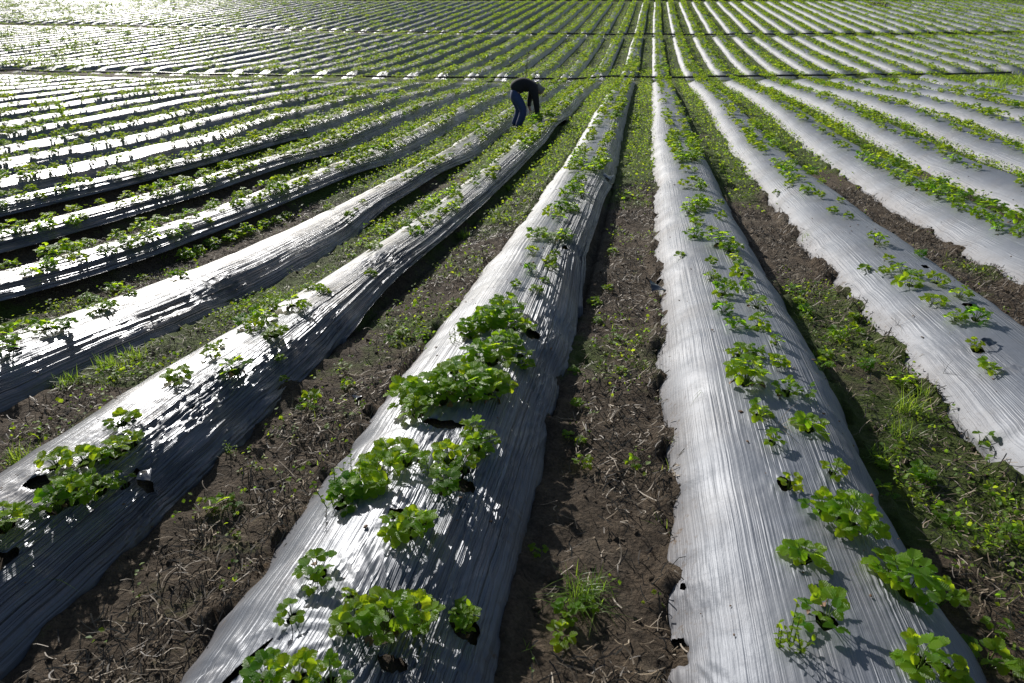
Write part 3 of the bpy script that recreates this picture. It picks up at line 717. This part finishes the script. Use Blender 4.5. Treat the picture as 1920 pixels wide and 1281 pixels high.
b = (np.arange(n) * 10)[:, None] + (np.arange(4) * 2)[None]; F = np.stack([b, b + 1, b + 3, b + 2], -1).reshape(-1, 4)
o = mk('straw_litter', V, F, STRAW, tint=np.repeat(np.clip(rs.beta(1.0, 1.6, n), 0, 1), 10)); tag(o, 'dead straw and dry runners littering the bare paths', 'straw litter', None, 'stuff')
# clods
n = 9000
Y = .75 + 8 * rs.uniform(0, 1, n) ** 1.3; X = rs.uniform(-6, 5, n); k = inframe(X, Y, zb(Y, X)) & in_path(X, Y, -.02); X, Y = X[k], Y[k]; n = len(X)
t = (1 + 5 ** .5) / 2
IV = np.array([(-1, t, 0), (1, t, 0), (-1, -t, 0), (1, -t, 0), (0, -1, t), (0, 1, t), (0, -1, -t), (0, 1, -t), (t, 0, -1), (t, 0, 1), (-t, 0, -1), (-t, 0, 1)]) / 1.9
IF = np.array([(0,11,5),(0,5,1),(0,1,7),(0,7,10),(0,10,11),(1,5,9),(5,11,4),(11,10,2),(10,7,6),(7,1,8),(3,9,4),(3,4,2),(3,2,6),(3,6,8),(3,8,9),(4,9,5),(2,4,11),(6,2,10),(8,6,7),(9,8,1)])
sz = .004 + .013 * rs.uniform(0, 1, n) ** 3
M = rotz(rs.uniform(0, 6.28, n)) * sz[:, None, None] * rs.uniform(.6, 1.2, (n, 1, 3))
V, F, _, _ = multi(IV, IF, M, np.stack([X, Y, zb(Y, X) + near_ground(X, Y)], -1)); V = V + rs.normal(0, .0012, V.shape)
o = mk('soil_clods', V, None, SOIL, tint=np.zeros(len(V)), tris=F, smooth=False); tag(o, 'crumbs and small clods of dark soil on the paths', 'soil clods', None, 'stuff')

n = 5200; Y = .8 + 9 * rs.uniform(0, 1, n) ** 1.2; X = rs.uniform(-6, 5, n); k = inframe(X, Y, zb(Y, X)) & ~in_path(X, Y, -.02) & (rs.uniform(0, 1, n) < .15 + sst(.45, .65, fbm(X * 3, Y * 2, 888, 2))); X, Y = X[k], Y[k]; n = len(X)
sz = .0018 + .006 * rs.uniform(0, 1, n) ** 3
V, F, _, _ = multi(IV * np.array([1, 1.6, .5]), IF, rotz(rs.uniform(0, 6.28, n)) * sz[:, None, None], np.stack([X, Y, surf(X, Y) + .004], -1))
o = mk('debris', V, None, DEAD, tris=F, smooth=False); tag(o, 'dark crumbs of soil and dead leaf scattered on the film', 'debris', None, 'stuff')

# ------------------------------------------------------------ single tufts and weeds
def tuft(px, py, n, L, lean, w, label, seed, ground=True, tintm=.5, name='grass_tuft', cat='grass tuft', material=GRASS, spread=.03, group='wild tufts among the beds'):
    r = np.random.RandomState(seed); P = pick(px, py, ground)
    O = np.stack([r.normal(0, spread, n), r.normal(0, spread, n), np.full(n, -.01)], -1)
    az = r.uniform(0, 6.28, n)
    V, F, T, _ = blades(O, az, np.clip(r.uniform(lean * .3, lean * 1.3, n), 0, 1.1), r.uniform(.45, 1.1, n) * L, r.uniform(.6, 1.2, n) * w, np.clip(r.normal(tintm, .2, n), 0, 1))
    o = mk(name, V, F, material, tint=T); o.location = P
    return tag(o, label, cat, group)
TU = [(1095,1115,150,.13,.9,.0018,'spreading green grass tuft on the centre soil path near the bottom'),
      (1700,770,170,.17,.8,.002,'tall bright grass tuft in the weedy path right of the wide bed'),
      (1690,815,110,.15,.8,.002,'lower grass tuft in front of the tall one, weedy right path'),
      (1640,860,70,.10,.8,.002,'small grass tuft beside the wide bed, weedy right path'),
      (1225,636,90,.15,.95,.0022,'yellowish grass tuft leaning over the film edge on the centre path'),
      (1517,458,160,.16,.6,.0028,'bushy olive tuft at the notch in the second right bed'),
      (293,492,150,.17,.6,.0035,'upright grass clump in the path under the third left bed'),
      (205,692,150,.13,.6,.0022,'grass clump on the path left of the shiny second bed'),
      (250,672,120,.12,.7,.0022,'grass clump just beyond the one beside the shiny bed'),
      (540,515,160,.12,.7,.0028,'pale grass clump against the wrinkled third left bed'),
      (125,722,140,.13,.7,.002,'dense grass clump at the picture edge of the second left path'),
      (1740,750,80,.14,.8,.002,'thin grass tuft right of the tallest tuft, weedy right path'),
      (1205,690,40,.09,.9,.002,'wispy grass tuft at the edge of the centre path'),
      (40,865,130,.12,.7,.002,'grass clump in the lower corner of the second left path'),
      (130,345,110,.22,.5,.006,'grass tuft in the dark path far left'),
      (950,355,90,.12,.7,.004,'yellow grass patch on the path left of the worker row'),
      (870,443,90,.12,.8,.004,'pale yellow grass patch on the first left path')]
for i, a in enumerate(TU): tuft(*a, seed=900 + i)
tuft(1887,170,260,.62,.45,.012,'large bright green tussock at the right end of the first hose', 950, spread=.22)
tuft(1845,172,160,.4,.5,.012,'smaller green tussock left of the large one by the first hose', 951, spread=.2)
tuft(1910,28,260,.9,.5,.03,'green grass mound at the far right corner of the field', 952, spread=.6)
tuft(1647,14,200,.8,.5,.03,'brown heap of dry grass on the far right beds', 953, spread=.4, name='dry_heap', cat='dry heap', material=STRAW, group='dry heaps')
# dry sprigs lying on the film
def sprig(px, py, L, label, seed, n=6, tintm=.6, w=.0012, ground=False, material=GRASS):
    return tuft(px, py, n, L, 1.0, w, label, seed, ground, tintm, 'grass_sprig', 'sprig', material, .008, 'thin sprigs on the film')
sprig(1318,730,.14,'curly dry grass sprig on the film left of the big plant', 960)
sprig(1256,830,.13,'thin green sprig hanging over the film edge by the centre path', 961, 4)
sprig(1455,800,.2,'long dark sprig trailing over the film behind two seedlings', 962, 7, material=STRAW)
sprig(1680,610,.16,'dry sprig at the left edge of the second right bed', 963, 5, material=STRAW)
sprig(1775,700,.2,'long dry stalks lying across the second right bed', 964, 4, material=STRAW)
sprig(101,1082,.10,'thin curled sprout alone on the near dark film', 965, 2)
sprig(1360,660,.08,'thin grass sprig left of the paired seedlings', 966, 5)
sprig(862,640,.08,'thin dry sprig left of the leafy clump', 967, 5)
sprig(264,556,.12,'tall thin weed standing on the third left bed', 968, 3)
sprig(390,505,.08,'short weed standing high on the third left bed', 969, 6)
sprig(330,590,.10,'dark weed low on the flank of the third left bed', 970, 9)
# leafy weeds with upright stalks in the film openings
def stalk_weed(px, py, H, n, label, seed, lf=.018, material=LEAF):
    r = random.Random(seed); P = pick(px, py); e = empty('leafy_weed', tuple(P)); LV = []; SV = []
    for k in range(n):
        az = r.uniform(0, 6.28); ln = r.uniform(.05, .45); h = H * r.uniform(.6, 1.05); b = np.array([r.gauss(0, .012), r.gauss(0, .012), -.02])
        pts = [b + np.array([math.cos(az) * ln * h * q, math.sin(az) * ln * h * q, h * q]) for q in (0, .35, .7, 1)]
        SV.append(tube(pts, [.002, .0017, .0014, .0008], 4))
        for m in range(9):
            q = .15 + .85 * m / 8; p = b + np.array([math.cos(az) * ln * h * q, math.sin(az) * ln * h * q, h * q])
            v, f, u = leaflet(4, 3, seed + m, .4, .5)
            v = v * np.array([.62, 1, 1])
            LV.append(multi(v, f, (leaf_frame(m * 2.4 + k, 0, r.uniform(-.4, .4), r.uniform(-.2, .9)) * lf * r.uniform(.7, 1.2))[None], p[None], np.array([r.uniform(.3, .8)]), None, u))
    a = join(LV); mk('foliage', a[0], a[1], material, a[3], a[2], parent=e); b = join(SV); mk('stalks', b[0], b[1], STEM, tint=np.full(len(b[0]), .3), parent=e)
    tag(e, label, 'weed', 'leafy weeds in the film openings'); return e
stalk_weed(630, 925, .17, 3, 'tall thin weed with narrow leaves at the left end of the lower clump', 31)
stalk_weed(668, 905, .17, 3, 'pair of upright weed stalks behind the lower clump', 32)
stalk_weed(612, 955, .13, 2, 'short weed stalk left of the tall thin one', 33)
stalk_weed(1488, 1215, .11, 7, 'small-leaved weed on the wide bed near the bottom', 34, .016)
stalk_weed(868, 1172, .10, 8, 'round-leaved weed in the torn hole near the bottom', 35, .018)
stalk_weed(850, 640, .09, 3, 'tiny weed sprout beside the torn slit left of the leafy clump', 36, .012)
stalk_weed(800, 880, .12, 2, 'reddish weed stalk between the two lower clumps', 37, .014)
stalk_weed(430, 858, .12, 5, 'reddish weed at the edge of the second left bed', 38, .013)
stalk_weed(1290, 435, .07, 3, 'thin dark weed alone on the film of the wide bed', 39, .012)
stalk_weed(120, 222, .62, 16, 'dark round bush far left among the glaring beds', 40, .07)
# torn film flaps
def flap(px, py, L, label, seed, rz=0.0):
    r = np.random.RandomState(seed); P = pick(px, py); a, b = np.meshgrid(np.linspace(0, 1, 12), np.linspace(0, 1, 9), indexing='ij')
    x = (a - .5) * L; y = (b - .5) * L * .55 * (1 - .4 * a); z = .25 * L * np.sin(a * 3 + r.rand() * 3) * (b) + .1 * L * vn(a * 6, b * 6, seed) + .012
    o = mk('torn_film_flap', np.stack([x, y, z], -1).reshape(-1, 3), grid_faces(12, 9), FILM, np.stack([x, y], -1).reshape(-1, 2), np.full(108, .2)); o.location = P; o.rotation_euler = (0, 0, rz)
    return tag(o, label, 'film scrap', 'loose scraps of film')
flap(1855, 648, .09, 'rolled black scrap beside the torn hole of the second right bed', 71, .6)
flap(1062, 199, .34, 'bunched film knot where the pulled sheet begins beside the worker', 72, 1.2)
flap(1243, 545, .18, 'torn film tongue on the edge of the centre path', 73, .2)
flap(275, 897, .08, 'lifted scrap in the torn slit of the second left bed', 74, 2.0)
flap(672, 748, .05, 'pale crumpled scrap lying on the first left path', 75, 1.0)
flap(1140, 335, .25, 'crumpled film bunch pinched at the right edge of the first left bed', 76, 1.3)

# ------------------------------------------------------------ hoses
for i, lab in enumerate(('long black irrigation hose right behind the worker', 'long black irrigation hose crossing the middle of the field', 'farthest black irrigation hose at the top of the field')):
    q = HOSE[i]; xs = np.arange(q[0, 0], q[-1, 0], .35)
    ys = np.interp(xs, q[:, 0], q[:, 1]); k = np.hanning(21); k /= k.sum(); yp = np.concatenate([[ys[0]] * 10, ys, [ys[-1]] * 10]); ys = np.convolve(yp, k, 'valid') + .06 * (vn(xs / 2, 0, 600 + i) - .5)
    z = zb(ys, xs) + .125 + .07 * (vn(xs / 1.3, 0, 610 + i) - .5)
    V, F, _, _ = tube(np.stack([xs, ys, z], -1), [.036, .05, .07][i], 8)
    tag(mk('irrigation_hose', V, F, BLACK), lab, 'hose', 'black hoses crossing the rows')

# ------------------------------------------------------------ bare sapling behind the worker
P = pick(985, 146, True); e = empty('sapling', tuple(P)); r = random.Random(5); SV = []; LV = []; H = .95
tr = [np.array([.0 + .12 * q + .03 * math.sin(q * 7), 0, H * q]) for q in np.linspace(0, 1, 8)]
V, F, _, _ = tube(tr, np.linspace(.014, .005, 8), 5); TRUNKM = make_plain('bark', (.05, .035, .03), .9)
mk('trunk', V, F, TRUNKM, parent=e)
for k in range(22):
    q = r.uniform(.15, 1); b = np.array([.12 * q, 0, H * q]); az = r.uniform(0, 6.28); L = r.uniform(.15, .4) * (1.2 - q * .5)
    SV.append(tube([b, b + np.array([math.cos(az) * L * .5, math.sin(az) * L * .5, L * .6]), b + np.array([math.cos(az) * L * .7, math.sin(az) * L * .7, L * 1.1])], [.006, .004, .003], 4))
    v, f, u = leaflet(2, 3, k); LV.append(multi(v, f, (leaf_frame(az, 0, 0, .3) * .05)[None], (b + np.array([math.cos(az) * L * .6, math.sin(az) * L * .6, L * .8]))[None], np.array([.2])))
a = join(SV); mk('twigs', a[0], a[1], TRUNKM, parent=e); a = join(LV); mk('foliage', a[0], a[1], GRASS, tint=a[2], parent=e)
tag(e, 'thin dark sapling standing just behind the bending worker', 'sapling')

# ------------------------------------------------------------ worker
def skin(name, verts, edges, material, parent, root=0, sub=2):
    me = bpy.data.meshes.new(name); me.from_pydata([v[:3] for v in verts], edges, []); o = bpy.data.objects.new(name, me); COL.objects.link(o)
    m = o.modifiers.new('s', 'SKIN'); m.use_smooth_shade = True
    for i, v in enumerate(me.skin_vertices[0].data):
        rr = verts[i][3]; v.radius = rr if isinstance(rr, tuple) else (rr, rr); v.use_root = (i == root)
    s = o.modifiers.new('u', 'SUBSURF'); s.levels = sub; s.render_levels = sub
    dg = bpy.context.evaluated_depsgraph_get(); nm = bpy.data.meshes.new_from_object(o.evaluated_get(dg)); bpy.data.objects.remove(o)
    nm.materials.clear(); nm.materials.append(material)
    for p_ in nm.polygons: p_.use_smooth = True
    o = bpy.data.objects.new(name, nm); COL.objects.link(o); o.parent = parent; return o
def chain(pts, start=0): return [(start + i, start + i + 1) for i in range(len(pts) - 1)]
P = pick(970, 243, True)
W = empty('person', (P[0], P[1], P[2]), PSI)      # local x: picture right, y: away from the camera
SKN = make_plain('skin', (.42, .25, .18), .55, .05); JEAN = make_plain('denim', (.03, .052, .14), .85, .3, 60); SWE = make_plain('dark_knit', (.012, .011, .014), .9, .3, 60); HAIR = make_plain('grey_hair', (.20, .18, .16), .8, .3, 80); SHO = make_plain('shoe', (.015, .015, .015), .6)
# body: pelvis root, spine, neck, head, both legs, both arms with fingers
B = [(-.08, 0, .80, (.13, .11)), (.02, 0, .89, (.12, .10)), (.17, 0, .93, (.14, .11)), (.30, 0, .91, (.13, .10)), (.38, 0, .865, .055), (.43, 0, .845, .075), (.475, 0, .80, .085), (.50, 0, .745, .06)]
E = [(0, 1), (1, 2), (2, 3), (3, 4), (4, 5), (5, 6), (6, 7)]
def add(base, pts):
    k = base
    for p_ in pts: B.append(p_); E.append((k, len(B) - 1)); k = len(B) - 1
    return k
for sy in (-1, 1):
    dx = .03 if sy < 0 else -.05
    add(0, [(-.06, .10 * sy, .74, .095), (.03 + dx, .12 * sy, .58, .08), (.09 + dx, .12 * sy, .42, .062), (.05 + dx, .12 * sy, .28, .058), (0 + dx, .12 * sy, .10, .042), (.01 + dx, .12 * sy, .045, .04), (.13 + dx, .13 * sy, .03, .03)])
ha = add(3, [(.33, -.17, .87, .06), (.36, -.2, .72, .047), (.385, -.2, .56, .04), (.40, -.18, .42, .036), (.415, -.16, .30, .026), (.42, -.155, .24, .03)])
hb = add(3, [(.31, .17, .85, .06), (.28, .2, .70, .047), (.25, .2, .58, .04), (.245, .17, .50, .034), (.25, .14, .44, .026), (.255, .13, .40, .03)])
for hand, s in ((ha, -1), (hb, 1)):
    x, y_, z_ = B[hand][:3]
    for k, (dy, L) in enumerate(((-.027, .065), (-.009, .078), (.009, .074), (.026, .06))):
        add(hand, [(x + .006, y_ + dy, z_ - .035, .0095), (x + .012, y_ + dy * 1.15, z_ - .035 - L * .55, .0085), (x + .0, y_ + dy * 1.1, z_ - .035 - L, .0075)])
    add(hand, [(x + .03, y_ - .02 * s, z_ - .01, .0105), (x + .045, y_ - .025 * s, z_ - .045, .009)])
skin('body', B, E, SKN, W)
# nose and ears belong to the body surface: small ridge
J = [(-.08, 0, .81, (.165, .14)), (-.02, 0, .86, (.15, .125))]; JE = [(0, 1)]
for sy in (-1, 1):
    dx = .03 if sy < 0 else -.05; k = 0
    for p_ in [(-.06, .10 * sy, .73, .125), (.03 + dx, .12 * sy, .58, .105), (.10 + dx, .12 * sy, .42, .088), (.06 + dx, .12 * sy, .28, .082), (.0 + dx, .12 * sy, .13, .075), (-.01 + dx, .12 * sy, .07, .07)]:
        J.append(p_); JE.append((k, len(J) - 1)); k = len(J) - 1
skin('jeans', J, JE, JEAN, W)
S = [(-.125, 0, .80, (.18, .165)), (.03, 0, .925, (.185, .17)), (.17, 0, .955, (.19, .175)), (.30, 0, .925, (.17, .155)), (.37, 0, .875, .085)]; SE = chain(S)
for pts in ([(.33, -.17, .87, .095), (.36, -.2, .72, .078), (.385, -.2, .56, .066), (.40, -.18, .42, .058), (.413, -.163, .31, .048)], [(.31, .17, .85, .085), (.28, .2, .70, .066), (.25, .2, .58, .056), (.245, .17, .50, .05), (.25, .145, .45, .042)]):
    k = 3
    for p_ in pts: S.append(p_); SE.append((k, len(S) - 1)); k = len(S) - 1
skin('sweater', S, SE, SWE, W)
skin('hair', [(.43, 0, .885, .06), (.465, 0, .87, .080), (.50, 0, .83, .082), (.515, 0, .79, .055)], chain([0] * 4), HAIR, W, 1)
for sy in (-1, 1):
    dx = .03 if sy < 0 else -.05
    skin('shoe', [(-.06 + dx, .12 * sy, .04, .045), (.02 + dx, .12 * sy, .05, .05), (.10 + dx, .13 * sy, .035, .042), (.17 + dx, .135 * sy, .028, .03)], chain([0] * 4), SHO, W, 1)
W.scale = (1.06, 1.1, 1.0)
tag(W, 'worker in dark sweater and blue jeans bending over the bed', 'person')

# ------------------------------------------------------------ camera, light
cd = bpy.data.cameras.new('camera'); cam = bpy.data.objects.new('camera', cd); COL.objects.link(cam); sc.camera = cam
cd.sensor_width = 36; cd.lens = 24; cd.clip_end = 2000; cd.clip_start = .05
m = Matrix(((Rv[0], Uv[0], -Fv[0], CAM[0]), (Rv[1], Uv[1], -Fv[1], CAM[1]), (Rv[2], Uv[2], -Fv[2], CAM[2]), (0, 0, 0, 1))); cam.matrix_world = m
cd.dof.use_dof = True; cd.dof.focus_distance = 3.0; cd.dof.aperture_fstop = 7.0
AZ, EL = math.radians(36.4), math.radians(22)
d = Vector((-math.sin(AZ) * math.cos(EL), math.cos(AZ) * math.cos(EL), math.sin(EL)))
ld = bpy.data.lights.new('sun', 'SUN'); ld.energy = 5.0; ld.angle = math.radians(.53); ld.color = (1, .96, .90)
lo = bpy.data.objects.new('sun', ld); COL.objects.link(lo); lo.rotation_euler = d.to_track_quat('Z', 'Y').to_euler()
w = bpy.data.worlds.new('World'); sc.world = w; w.use_nodes = True; nt = w.node_tree
s = nt.nodes.new('ShaderNodeTexSky'); s.sky_type = 'NISHITA'; s.sun_disc = False; s.sun_elevation = EL; s.sun_rotation = -AZ
nt.links.new(s.outputs[0], nt.nodes['Background'].inputs[0]); nt.nodes['Background'].inputs[1].default_value = .078
vs = sc.view_settings; vs.view_transform = 'Standard'; vs.look = 'None'; vs.exposure = 0.2; vs.gamma = 1.0; vs.use_curve_mapping = False
sc.cycles.use_denoising = True
sc.cycles.max_bounces = 6; sc.cycles.sample_clamp_indirect = 4
print('PLANTS', len(PL), 'BEDS', len(beds), 'tris', sum(len(o.data.polygons) for o in COL.objects if o.type == 'MESH'))
